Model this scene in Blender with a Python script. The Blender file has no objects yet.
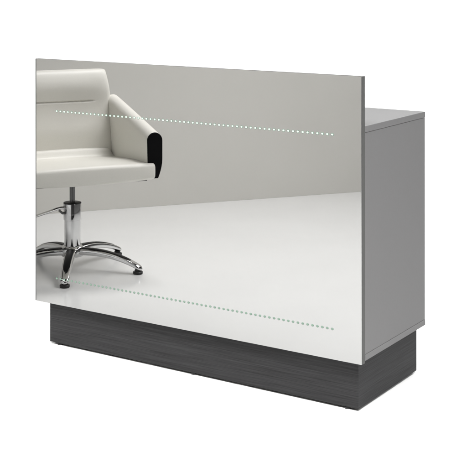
import bpy, bmesh, math, random
from mathutils import Vector, Matrix
random.seed(4)
scene = bpy.context.scene
C = scene.collection
R = math.radians

# ---------------------------------------------------------------- camera
PHI = 0.5751                     # angle between the view axis and the desk's depth axis
LIFT = 0.002                     # the desk stands on small levelling feet
cam_d = bpy.data.cameras.new('camera')
cam = bpy.data.objects.new('camera', cam_d); C.objects.link(cam)
cam.location = (1.6772, -3.3194, 1.365 + LIFT)
cam.rotation_euler = (R(90), 0, PHI)
cam_d.sensor_width = 36
cam_d.lens = 36 * 1215.52 / 467
cam_d.shift_x = 0.0059
cam_d.shift_y = -0.5715
cam_d.clip_end = 200
cam_d.dof.use_dof = True; cam_d.dof.focus_distance = 4.5; cam_d.dof.aperture_fstop = 18
scene.camera = cam

# ---------------------------------------------------------------- light
scene.view_settings.view_transform = 'Standard'
scene.view_settings.look = 'None'
scene.view_settings.exposure = 0
scene.view_settings.gamma = 1
w = bpy.data.worlds.new('World'); scene.world = w
w.use_nodes = True
nt = w.node_tree; nt.nodes.clear()
tc = nt.nodes.new('ShaderNodeTexCoord'); sx = nt.nodes.new('ShaderNodeSeparateXYZ')
rp = nt.nodes.new('ShaderNodeValToRGB'); bg = nt.nodes.new('ShaderNodeBackground'); wo = nt.nodes.new('ShaderNodeOutputWorld')
nt.links.new(tc.outputs['Generated'], sx.inputs[0]); nt.links.new(sx.outputs['Z'], rp.inputs[0])
nt.links.new(rp.outputs[0], bg.inputs[0]); nt.links.new(bg.outputs[0], wo.inputs[0])
e = rp.color_ramp.elements
e[0].position = 0.0; e[0].color = (.80, .80, .79, 1)
e[1].position = 0.55; e[1].color = (.06, .06, .06, 1)
bg.inputs[1].default_value = 0.5

def area(name, loc, target, sx_, sy_, power, col=(1, 1, 1), spread=180):
    l = bpy.data.lights.new(name, 'AREA'); l.shape = 'RECTANGLE'
    l.size = sx_; l.size_y = sy_; l.energy = power; l.color = col; l.spread = R(spread)
    o = bpy.data.objects.new(name, l); C.objects.link(o)
    o.location = loc
    o.rotation_euler = (Vector(target) - Vector(loc)).to_track_quat('-Z', 'Y').to_euler()
    return o
area('overhead_softbox', (0.9, -1.7, 3.6), (0.55, -1.2, 0), 2.4, 2.0, 160, spread=100)
area('added_side_fill', (3.0, 0.9, 2.4), (0.5, 0.0, 0.1), 1.6, 1.4, 20, spread=110)  # added unseen fill, brightens the floor and cabinet side at right
area('added_backdrop_fill', (-2.2, 1.4, 4.2), (-3.0, 4.2, 0.4), 6.0, 1.2, 320, spread=150)  # added unseen light that pushes the backdrop to white
area('chair_softbox', (-1.80, -1.70, 2.9), (-1.80, -1.05, 0.4), 0.8, 0.6, 23, spread=90)
area('added_wall_fill', (-0.9, -3.3, 2.9), (-2.2, -2.8, 0.8), 1.8, 1.0, 54, spread=110)  # added unseen fill to lift the grey wall and far floor

# ---------------------------------------------------------------- materials
def mat(name, col, rough=.5, metal=0., spec=.5, coat=0.):
    m = bpy.data.materials.new(name); m.use_nodes = True
    b = m.node_tree.nodes['Principled BSDF']
    b.inputs['Base Color'].default_value = (*col, 1)
    b.inputs['Roughness'].default_value = rough
    b.inputs['Metallic'].default_value = metal
    b.inputs['Specular IOR Level'].default_value = spec
    b.inputs['Coat Weight'].default_value = coat
    return m
def noise_mix(m, c1, c2, scale=(1, 1, 1), nscale=5., detail=6., lo=.3, hi=.7, bump=0., dist=.001, rough=None):
    n = m.node_tree; b = n.nodes['Principled BSDF']
    t = n.nodes.new('ShaderNodeTexCoord'); mp = n.nodes.new('ShaderNodeMapping'); mp.inputs['Scale'].default_value = scale
    no = n.nodes.new('ShaderNodeTexNoise'); no.inputs['Scale'].default_value = nscale; no.inputs['Detail'].default_value = detail
    cr = n.nodes.new('ShaderNodeValToRGB')
    cr.color_ramp.elements[0].position = lo; cr.color_ramp.elements[0].color = (*c1, 1)
    cr.color_ramp.elements[1].position = hi; cr.color_ramp.elements[1].color = (*c2, 1)
    n.links.new(t.outputs['Object'], mp.inputs[0]); n.links.new(mp.outputs[0], no.inputs['Vector'])
    n.links.new(no.outputs['Fac'], cr.inputs[0]); n.links.new(cr.outputs[0], b.inputs['Base Color'])
    if bump:
        bp = n.nodes.new('ShaderNodeBump'); bp.inputs['Strength'].default_value = bump; bp.inputs['Distance'].default_value = dist
        n.links.new(no.outputs['Fac'], bp.inputs['Height']); n.links.new(bp.outputs[0], b.inputs['Normal'])
    if rough:
        mr = n.nodes.new('ShaderNodeMapRange'); mr.inputs[3].default_value = rough[0]; mr.inputs[4].default_value = rough[1]
        n.links.new(no.outputs['Fac'], mr.inputs[0]); n.links.new(mr.outputs[0], b.inputs['Roughness'])
    return m

M_floor = mat('white_studio_floor', (.86, .86, .855), .14, spec=.4)
noise_mix(M_floor, (.745, .745, .74), (.765, .765, .76), nscale=3, rough=(.10, .16))
M_wall = mat('warm_grey_wall_paint', (.50, .495, .465), .8, spec=.2)
noise_mix(M_wall, (.70, .685, .65), (.72, .705, .67), nscale=1.5, detail=3)
M_mirror = mat('mirror_silvering', (.345, .345, .342), 0.0, metal=1.)
M_edge = mat('edge_band_grey', (.064, .064, .062), .5, spec=.25)
M_lam = mat('silver_grey_laminate', (.24, .236, .236), .48, spec=.25)
noise_mix(M_lam, (.123, .1215, .122), (.127, .1255, .126), nscale=140, detail=8, bump=.05, dist=.0003)
M_lamedge = mat('silver_grey_edge_band', (.24, .238, .237), .42, spec=.35)
M_joint = mat('joint_shadow_gap', (.05, .05, .05), .8)
M_wood = mat('anthracite_wood_laminate', (.05, .05, .052), .6, spec=.15)
def wood():
    n = M_wood.node_tree; b = n.nodes['Principled BSDF']
    t = n.nodes.new('ShaderNodeTexCoord')
    def nz(scale, ns, det, dst=0.):
        mp = n.nodes.new('ShaderNodeMapping'); mp.inputs['Scale'].default_value = scale
        no = n.nodes.new('ShaderNodeTexNoise'); no.inputs['Scale'].default_value = ns; no.inputs['Detail'].default_value = det
        no.inputs['Distortion'].default_value = dst
        n.links.new(t.outputs['Object'], mp.inputs[0]); n.links.new(mp.outputs[0], no.inputs['Vector'])
        return no
    fine = nz((3.5, 3.5, 330), 1.0, 8); broad = nz((1.6, 1.6, 60), 1.0, 4, .3); pore = nz((9, 9, 560), 1.0, 3)
    a = n.nodes.new('ShaderNodeMix'); a.data_type = 'FLOAT'; a.inputs[0].default_value = .32
    n.links.new(fine.outputs['Fac'], a.inputs[2]); n.links.new(broad.outputs['Fac'], a.inputs[3])
    a2 = n.nodes.new('ShaderNodeMix'); a2.data_type = 'FLOAT'; a2.inputs[0].default_value = .4
    n.links.new(a.outputs[0], a2.inputs[2]); n.links.new(pore.outputs['Fac'], a2.inputs[3])
    cr = n.nodes.new('ShaderNodeValToRGB')
    cr.color_ramp.elements[0].position = .38; cr.color_ramp.elements[0].color = (.016, .0155, .016, 1)
    cr.color_ramp.elements[1].position = .62; cr.color_ramp.elements[1].color = (.035, .035, .0362, 1)
    n.links.new(a2.outputs[0], cr.inputs[0]); n.links.new(cr.outputs[0], b.inputs['Base Color'])
    bp = n.nodes.new('ShaderNodeBump'); bp.inputs['Strength'].default_value = .25; bp.inputs['Distance'].default_value = .0006
    n.links.new(a2.outputs[0], bp.inputs['Height']); n.links.new(bp.outputs[0], b.inputs['Normal'])
wood()
M_black = mat('black_plastic', (.012, .012, .012), .45)
M_capblack = mat('black_lacquer', (.003, .003, .0035), .55, spec=.08)
M_dark_refl = mat('dark_reflection_black', (.006, .006, .006), .3, spec=.12)  # black for the dark streaks reflected in the leg chrome
M_leather = mat('ivory_leather', (.68, .66, .61), .42, spec=.4)
noise_mix(M_leather, (.73, .712, .662), (.755, .737, .687), nscale=260, detail=4, bump=.12, dist=.0008)
M_welt = mat('dark_leather_piping', (.20, .19, .165), .5)
M_chrome = mat('polished_chrome', (.70, .70, .70), .06, metal=1.)
M_satin = mat('brushed_steel', (.50, .50, .49), .28, metal=1.)
M_dsteel = mat('dark_steel', (.16, .16, .16), .3, metal=1.)
M_halo = mat('etched_green_glass', (.10, .19, .13), .35)
M_led = bpy.data.materials.new('lit_led'); M_led.use_nodes = True
b = M_led.node_tree.nodes['Principled BSDF']
b.inputs['Base Color'].default_value = (.26, .28, .26, 1)
b.inputs['Emission Color'].default_value = (.93, 1, .95, 1); b.inputs['Emission Strength'].default_value = .40

M_led_green = M_led.copy(); M_led_green.name = 'lit_green_led'
b = M_led_green.node_tree.nodes['Principled BSDF']
b.inputs['Base Color'].default_value = (.085, .13, .10, 1)
b.inputs['Emission Color'].default_value = (.78, 1, .84, 1); b.inputs['Emission Strength'].default_value = .13
# ---------------------------------------------------------------- helpers
def link_mesh(name, bm, m, parent=None, smooth=False, autosmooth=None):
    me = bpy.data.meshes.new(name)
    bmesh.ops.recalc_face_normals(bm, faces=bm.faces)
    bm.to_mesh(me); bm.free()
    me.materials.append(m)
    if smooth:
        for p in me.polygons: p.use_smooth = True
    o = bpy.data.objects.new(name, me); C.objects.link(o)
    if parent: o.parent = parent
    if autosmooth:
        md = o.modifiers.new('edges', 'EDGE_SPLIT'); md.split_angle = R(autosmooth)
    return o
def add_box(bm, x0, x1, y0, y1, z0, z1, bev=0., seg=2):
    r = bmesh.ops.create_cube(bm, size=1)
    vs = r['verts']
    bmesh.ops.scale(bm, vec=(x1 - x0, y1 - y0, z1 - z0), verts=vs)
    bmesh.ops.translate(bm, vec=((x0 + x1) / 2, (y0 + y1) / 2, (z0 + z1) / 2), verts=vs)
    if bev:
        es = list({e for v in vs for e in v.link_edges})
        bmesh.ops.bevel(bm, geom=es, offset=bev, segments=seg, affect='EDGES', profile=.5)
def box(name, dims, m, parent, bev=.0008, seg=2):
    bm = bmesh.new(); add_box(bm, *dims, bev, seg)
    return link_mesh(name, bm, m, parent)
def add_lathe(bm, prof, cx=0, cy=0, n=40):
    rings = []
    for r, z in prof:
        rings.append([bm.verts.new((cx + r * math.cos(2 * math.pi * i / n), cy + r * math.sin(2 * math.pi * i / n), z)) for i in range(n)])
    for a, c in zip(rings, rings[1:]):
        for i in range(n):
            bm.faces.new((a[i], a[(i + 1) % n], c[(i + 1) % n], c[i]))
    bm.faces.new(rings[0][::-1]); bm.faces.new(rings[-1])
def add_rings(bm, rings, cap=True):
    vr = [[bm.verts.new(p) for p in r] for r in rings]
    n = len(vr[0])
    for a, c in zip(vr, vr[1:]):
        for i in range(n):
            bm.faces.new((a[i], a[(i + 1) % n], c[(i + 1) % n], c[i]))
    if cap:
        bm.faces.new(vr[0][::-1]); bm.faces.new(vr[-1])
def thing(name, label, cat, loc=(0, 0, 0), rz=0):
    o = bpy.data.objects.new(name, None); C.objects.link(o)
    o.location = loc; o.rotation_euler = (0, 0, rz); o['label'] = label; o['category'] = cat
    return o
def sstep(a, b_, x):
    t = max(0, min(1, (x - a) / (b_ - a))); return t * t * (3 - 2 * t)

# ---------------------------------------------------------------- setting
# white studio sweep: flat floor that curves up into a backdrop behind the desk
bm = bmesh.new()
prof = [(-9.0, 0.0), (-5, 0), (-2, 0), (0, 0), (2.2, 0)]
for k in range(1, 17):
    a = k / 16 * math.pi / 2
    prof.append((2.2 + 1.6 * math.sin(a), 1.6 - 1.6 * math.cos(a)))
prof.append((3.8, 3.4))
xs = [-9 + i for i in range(17)]
grid = [[bm.verts.new((x, y, z)) for (y, z) in prof] for x in xs]
for i in range(len(xs) - 1):
    for j in range(len(prof) - 1):
        bm.faces.new((grid[i][j], grid[i + 1][j], grid[i + 1][j + 1], grid[i][j + 1]))
fl = link_mesh('floor', bm, M_floor, smooth=True)
fl['kind'] = 'structure'

# the grey wall the mirror looks at, left of the frame
def wall(p, q, name, label):
    p = Vector(p); q = Vector(q); d = (q - p).normalized(); nrm = Vector((d.y, -d.x))
    bm = bmesh.new(); L = (q - p).length
    add_box(bm, 0, L, 0, .12, 0, 2.7)
    o = link_mesh(name, bm, M_wall)
    o.location = (p.x, p.y, .0005); o.rotation_euler = (0, 0, math.atan2(d.y, d.x))
    o['label'] = label; o['category'] = 'wall'
    return o
# box depth (+y local) must point away from the desk: run the wall from far end to near end
wl = Vector((-2.868, -1.711)); wr = Vector((-1.673, -3.302)); dd = (wr - wl).normalized()
wall(wr + dd * 2.2, wl - dd * 1.5, 'wall', 'plain warm grey wall reflected in the mirror behind the ivory chair')

# ---------------------------------------------------------------- reception desk
W, H, ZB, TB = 1.324, .88, .152, .023
UC, VB, ZT, ZC = .001, .471, .877, .159
desk = thing('reception_desk', 'mirror fronted reception desk with silver grey cabinet on a dark woodgrain plinth', 'reception desk', (0, 0, LIFT))
TM = .004
box('backing_board', (-W, 0, TM + .0002, TB, ZB, ZB + H - .0016), M_edge, desk, .0006)
mirror = box('mirror', (-W + .0080, -.0006, 0, TM, ZB + .0006, ZB + H - .0004), M_mirror, desk, .0006)
mirror['label'] = 'large frameless mirror front reflecting a salon chair and a grey wall'
# cabinet
box('worktop', (-W + .02, UC, TB + .0003, VB, ZT - .0195, ZT), M_lam, desk, .0009)
box('bottom_panel', (-W + .02, UC, TB + .0003, VB, ZC, ZC + .0185), M_lam, desk, .0009)
box('side_panel', (UC - .0195, UC - .0012, TB + .0003, VB - .0006, ZC + .0193, ZT - .0203), M_lam, desk, .0005)
box('side_panel', (-W + .0212, -W + .0395, TB + .0003, VB - .0006, ZC + .0193, ZT - .0203), M_lam, desk, .0005)
box('back_panel', (-W + .040, UC - .020, TB + .0003, TB + .016, ZC + .019, ZT - .020), M_lam, desk, .0004)
box('divider', (-.66, -.642, TB + .0165, VB - .012, ZC + .0187, ZT - .0197), M_lam, desk, .0004)
box('shelf', (-.6415, UC - .020, TB + .0165, VB - .02, .50, .518), M_lam, desk, .0004)
box('shelf', (-W + .040, -.6605, TB + .0165, VB - .02, .50, .518), M_lam, desk, .0004)
# plinth box (four boards read as one block with a mitred corner)
PL, PR, P0, P1 = -1.274, -.025, .027, .458
box('plinth', (PL, PR, P0, P1, .0045, ZC - .0004), M_wood, desk, .0012)
# levelling feet
for (u, v) in ((-1.232, P0 + .0085), (-.645, P0 + .0085), (-.066, P0 + .0085), (-1.232, P1 - .03), (-.645, P1 - .03), (-.066, P1 - .05)):
    bm = bmesh.new(); add_lathe(bm, [(.0085, -LIFT), (.0095, -LIFT + .001), (.0095, .0030), (.006, .0034), (.006, .0070)], u, v, 20)
    link_mesh('levelling_foot', bm, M_black, desk)
# two dotted lines of little leds in the mirror
N = 65; U0, U1 = -1.218, -.1008
def disc(bm, cx, z, y, r, n=14, dome=.0004, k=1.28):
    o = [bm.verts.new((cx + k * r * math.cos(2 * math.pi * i / n), y, z + r * math.sin(2 * math.pi * i / n))) for i in range(n)]
    i_ = [bm.verts.new((cx + k * .8 * r * math.cos(2 * math.pi * i / n), y - dome, z + .8 * r * math.sin(2 * math.pi * i / n))) for i in range(n)]
    for k in range(n): bm.faces.new((o[k], o[(k + 1) % n], i_[(k + 1) % n], i_[k]))
    bm.faces.new(i_)
for z in (.8465, .2465):
    bm = bmesh.new()
    for i in range(N): disc(bm, U0 + (U1 - U0) * i / (N - 1), z, -.0002, .0042 if z > .5 else .0037, 14, .0003)
    strip = link_mesh('led_strip', bm, M_halo, desk)
    strip['label'] = 'upper dotted line of lit leds across the mirror' if z > .5 else 'lower dotted line of lit leds across the mirror'
    led_me = None
    for i in range(N):
        if led_me is None:
            bm = bmesh.new(); disc(bm, 0, 0, 0, .0030, 12, .0008)
            ld = link_mesh('led', bm, M_led if z > .5 else M_led_green, strip); led_me = ld.data
        else:
            ld = bpy.data.objects.new('led', led_me); C.objects.link(ld); ld.parent = strip
        ld.location = (U0 + (U1 - U0) * i / (N - 1), -.0007, z)

# ---------------------------------------------------------------- salon chair (local: +y = front, +x = its side nearest the desk's middle)
TH = R(24)
chair = thing('salon_chair', 'ivory leather salon armchair on a chrome five star pedestal, seen in the mirror', 'salon chair',
              (-1.913, -.903, 0), -(PHI + TH))
chair.scale = (1, 1, .987)

# seat cushion
def grid_solid(fn, nu, nv):
    """closed surface: fn(u in 0..1 around, v in 0..1 along)"""
    return [[fn(i / nu, j / nv) for i in range(nu)] for j in range(nv + 1)]
def rr(t, a, b_, p):
    """superellipse point"""
    c, s = math.cos(t), math.sin(t)
    return (a * math.copysign(abs(c) ** (2 / p), c), b_ * math.copysign(abs(s) ** (2 / p), s))
def rrect(a, b_, r, nc=6, ne=80):
    """rounded rectangle outline, half sizes a, b_, corner radius r (starts at lower right, counter-clockwise)"""
    pts = []
    cs = [(a - r, -b_ + r, -90), (a - r, b_ - r, 0), (-a + r, b_ - r, 90), (-a + r, -b_ + r, 180)]
    for q, (cx, cy, a0) in enumerate(cs):
        for i in range(nc + 1):
            t = R(a0 + 90 * i / nc); pts.append((cx + r * math.cos(t), cy + r * math.sin(t)))
        nx_, ny_, an = cs[(q + 1) % 4]
        p0 = pts[-1]; p1 = (nx_ + r * math.cos(R(an)), ny_ + r * math.sin(R(an)))
        m_ = ne if q in (1, 3) else 4
        for i in range(1, m_): pts.append((p0[0] + (p1[0] - p0[0]) * i / m_, p0[1] + (p1[1] - p0[1]) * i / m_))
    return pts
def seat_mesh():
    bm = bmesh.new(); rings = []
    A, B = .2775, .0425
    rad = .019
    st = [-1 + .05 * i for i in range(41)]
    xs = [(-1, 1), (-.9985, .75), (-.994, .5), (-.987, .25), (-.975, .08), (-.955, 0)] + [(x, 0) for x in st if abs(x) < .95] + [(.955, 0), (.975, .08), (.987, .25), (.994, .5), (.9985, .75), (1, 1)]
    for nx, ins in xs:
        ring = []
        for py, pz in rrect(A - ins * rad, B - ins * rad, rad * (1 - ins * .6)):
            y = .0075 + py; t = pz / B; ny = (py + A) / (2 * A)
            x = nx * (.262 + .040 * sstep(.25, .95, ny))
            top = .5155 + .006 * (1 - nx * nx) - .010 * sstep(.6, 1.0, ny) + .040 * sstep(.245, .165, ny) * sstep(.99, .86, abs(nx)) - .046 * (1 - ny)
            bot = .436 - .006 * (1 - nx * nx) - .004
            y -= .014 * abs(nx) ** 4 * sstep(.5, 1, ny)
            y += .005 * (1 - t * t) * sstep(.9, 1, ny)
            ring.append((x, y, (top + bot) / 2 + t * (top - bot) / 2))
        rings.append(ring)
    add_rings(bm, rings)
    return bm
s = link_mesh('seat', seat_mesh(), M_leather, chair, smooth=True)
# rear roll between seat and back
# backrest: side profile swept across the width
def back_mesh_dense():
    # finer in height near the crease
    bm = bmesh.new()
    HW = .252
    hs_f = [i / 220 for i in range(221)]
    rings = []
    xs = [-1, -.995, -.98, -.95, -.9] + [-.8 + .05 * i for i in range(33)] + [.9, .95, .98, .995, 1]
    for nx in xs:
        x = nx * HW
        inset = 1 - math.sqrt(max(0, 1 - max(0, (abs(nx) - .88) / .12) ** 2))
        th = .042 - .030 * inset; hh = 1 - .04 * inset
        front = []; back = []
        for h in hs_f:
            hc = (h - .5) * 2
            f = (1 - abs(hc) ** 9) ** (1 / 2.2) if abs(hc) < 1 else 0
            H_ = .5 + hc * .5 * hh
            z = .455 + H_ * .434
            wid = 1 + .03 * math.sin(H_ * 3.1) - .035 * sstep(.75, 1, H_)
            lean = -.215 - .075 * H_ + .18 * x * x
            cz = math.exp(-((z - .741) / .0034) ** 2) * .010 * sstep(.68, .58, abs(nx))
            puff = .013 * math.exp(-((z - .81) / .055) ** 2) + .012 * math.exp(-((z - .60) / .07) ** 2)
            front.append((x * wid, lean + th * f + puff * (1 - abs(nx) ** 3) * f - cz, z))
            back.append((x * wid, lean - th * f, z))
        rings.append(front + back[-2:0:-1])
    add_rings(bm, rings)
    return bm
link_mesh('backrest', back_mesh_dense(), M_leather, chair, smooth=True)

# arms: rounded slab swept from the rear corner of the back to the black end cap
def arm_section(y, s_, shrink=0.):
    k = (y + .30) / .55                       # 0 rear .. 1 front
    ztop = .780 - .139 * max(0, k) ** 1.05 - .03 * sstep(.12, 0, k)
    zbot = .434
    xc = .268 + .034 * k
    hw = .031 + .0045 * k - shrink
    ztop -= shrink; zbot += shrink
    out = []
    # right side going up (outer), over the top, inner side down
    nside, ntop = 10, 14
    for i in range(nside):
        t = i / nside; z = zbot + (ztop - hw - zbot) * t
        tuck = .020 * max(0, 1 - t / .5) ** 1.8
        out.append((s_ * (xc + hw - tuck), y, z))
    for i in range(ntop + 1):
        a = math.pi * i / ntop
        out.append((s_ * (xc + hw * math.cos(a)), y, ztop - hw + hw * math.sin(a)))
    for i in range(1, nside + 1):
        t = 1 - i / nside; z = zbot + (ztop - hw - zbot) * t
        out.append((s_ * (xc - hw + .004 * (1 - t)), y, z))
    return out
for s_ in (1, -1):
    bm = bmesh.new()
    ys = [-.305, -.303, -.298, -.29, -.28] + [-.26 + .02 * i for i in range(26)] + [.247, .250]
    rings = []
    for y in ys:
        sh = 0
        if y < -.28: sh = .012 * (1 - math.sqrt(max(0, 1 - ((-.28 - y) / .025) ** 2)))
        if y > .2465: sh = .0012 * (1 if y > .249 else .3)
        rings.append(arm_section(y, s_, sh))
    add_rings(bm, rings)
    arm = link_mesh('armrest', bm, M_leather, chair, smooth=True, autosmooth=50)
    bm = bmesh.new()
    add_rings(bm, [arm_section(.2503, s_, .0004), arm_section(.2560, s_, .0004), arm_section(.2572, s_, .0016)])
    link_mesh('arm_end_panel', bm, M_capblack, arm, smooth=True, autosmooth=30)
    # thin piping where the back meets the arm
    bm = bmesh.new(); rings = []
    for i in range(30):
        z = .50 + .262 * i / 29
        rings.append([(s_ * (.2435 + .0028 * math.cos(a)), -.196 - .05 * (z - .5) / .3 + .0028 * math.sin(a), z) for a in [k * math.pi / 4 for k in range(8)]])
    add_rings(bm, rings)
    link_mesh('piping', bm, M_welt, chair, smooth=True)

# seat plate and gas lift
box('seat_pan', (-.262, .262, -.24, .268, .4288, .4335), M_black, chair, .002)
bm = bmesh.new(); add_box(bm, -.085, .085, -.09, .09, .400, .4255, .004)
link_mesh('seat_plate', bm, M_black, chair)
bm = bmesh.new(); add_lathe(bm, [(.0125, .30), (.0125, .402)], n=24)
link_mesh('piston', bm, M_dsteel, chair, smooth=True, autosmooth=40)
bm = bmesh.new(); add_lathe(bm, [(.034, .085), (.0365, .10), (.0365, .226), (.0365, .2262)], n=64)
link_mesh('lift_column', bm, M_chrome, chair, smooth=True, autosmooth=40)
bm = bmesh.new(); add_lathe(bm, [(.037, .2264), (.0395, .228), (.0400, .300), (.0385, .3035), (.030, .3040)], n=64)
link_mesh('lift_collar', bm, M_chrome, chair, smooth=True, autosmooth=40)
bm = bmesh.new(); add_lathe(bm, [(.0403, .3015), (.0403, .3050), (.0385, .3065), (.016, .3070)], n=48)
link_mesh('collar_ring', bm, M_black, chair, smooth=True, autosmooth=40)
# pump lever on the viewer-left side
def tube(bm, pts, rad, n=12, flat=1.):
    rings = []
    for i, p in enumerate(pts):
        p = Vector(p)
        d = (Vector(pts[min(i + 1, len(pts) - 1)]) - Vector(pts[max(i - 1, 0)])).normalized()
        s1 = d.cross(Vector((0, 0, 1))).normalized(); u1 = s1.cross(d)
        r = rad[i] if isinstance(rad, (list, tuple)) else rad
        rings.append([tuple(p + s1 * r * math.cos(2 * math.pi * k / n) + u1 * r * flat * math.sin(2 * math.pi * k / n)) for k in range(n)])
    add_rings(bm, rings)
bm = bmesh.new()
tube(bm, [(-.036, .010, .285), (-.055, .012, .2865), (-.075, .014, .284), (-.12, .018, .273), (-.20, .024, .255), (-.27, .03, .243), (-.30, .032, .240)],
     [.012, .0115, .011, .010, .0095, .012, .010], 14, .6)
lev = link_mesh('pump_lever', bm, M_chrome, chair, smooth=True)
bm = bmesh.new(); tube(bm, [(-.034, .012, .262), (-.050, .013, .262), (-.066, .014, .276)], [.007, .006, .005], 10)
link_mesh('lever_pivot', bm, M_dsteel, lev, smooth=True)
# five star base
bm = bmesh.new()
add_lathe(bm, [(.030, .058), (.048, .062), (.054, .072), (.054, .096), (.044, .108), (.0375, .110)], n=48)
link_mesh('hub', bm, M_chrome, chair, smooth=True, autosmooth=50)
for k in range(5):
    a = R(40.45 + 72 * k) 
    ca, sa = math.cos(a), math.sin(a)
    bm = bmesh.new(); rings = []
    NR = 50
    for i in range(NR + 1):
        t = i / NR
        r = .040 + .296 * t
        zc = .084 + .006 * math.sin(t * 2.2) - .066 * t ** 2.2
        wd = (.0258 - .0065 * t) ; ht = (.0175 - .006 * t)
        if t > .92: f = math.sqrt(max(.0, 1 - ((t - .92) / .08) ** 2)); wd *= .25 + .75 * f; ht *= .45 + .55 * f
        ring = []
        for q in range(20):
            p, z = rr(2 * math.pi * q / 20, wd, ht, 2.6)
            # a soft ridge along the top of each leg
            ring.append((r * ca - p * sa, r * sa + p * ca, zc + z))
        rings.append(ring)
    add_rings(bm, rings)
    leg = link_mesh('leg', bm, M_chrome, chair, smooth=True)
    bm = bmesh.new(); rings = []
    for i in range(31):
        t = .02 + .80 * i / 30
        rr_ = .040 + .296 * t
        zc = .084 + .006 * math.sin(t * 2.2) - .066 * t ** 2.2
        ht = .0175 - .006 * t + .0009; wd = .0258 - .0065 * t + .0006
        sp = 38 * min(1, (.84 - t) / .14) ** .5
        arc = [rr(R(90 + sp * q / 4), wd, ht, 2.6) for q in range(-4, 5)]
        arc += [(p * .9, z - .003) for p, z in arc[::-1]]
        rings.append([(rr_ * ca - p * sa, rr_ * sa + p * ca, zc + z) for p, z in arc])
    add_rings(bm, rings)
    link_mesh('dark_reflection_strip', bm, M_dark_refl, leg, smooth=True)  # black strip modelled in place of a dark reflection on the chrome
    fr = .316
    bm = bmesh.new()
    add_lathe(bm, [(.019, .0005), (.0215, .002), (.0220, .0105), (.0205, .0125), (.0150, .013), (.013, .022)], fr * ca, fr * sa, 28)
    link_mesh('foot', bm, M_black, leg, smooth=True, autosmooth=40)
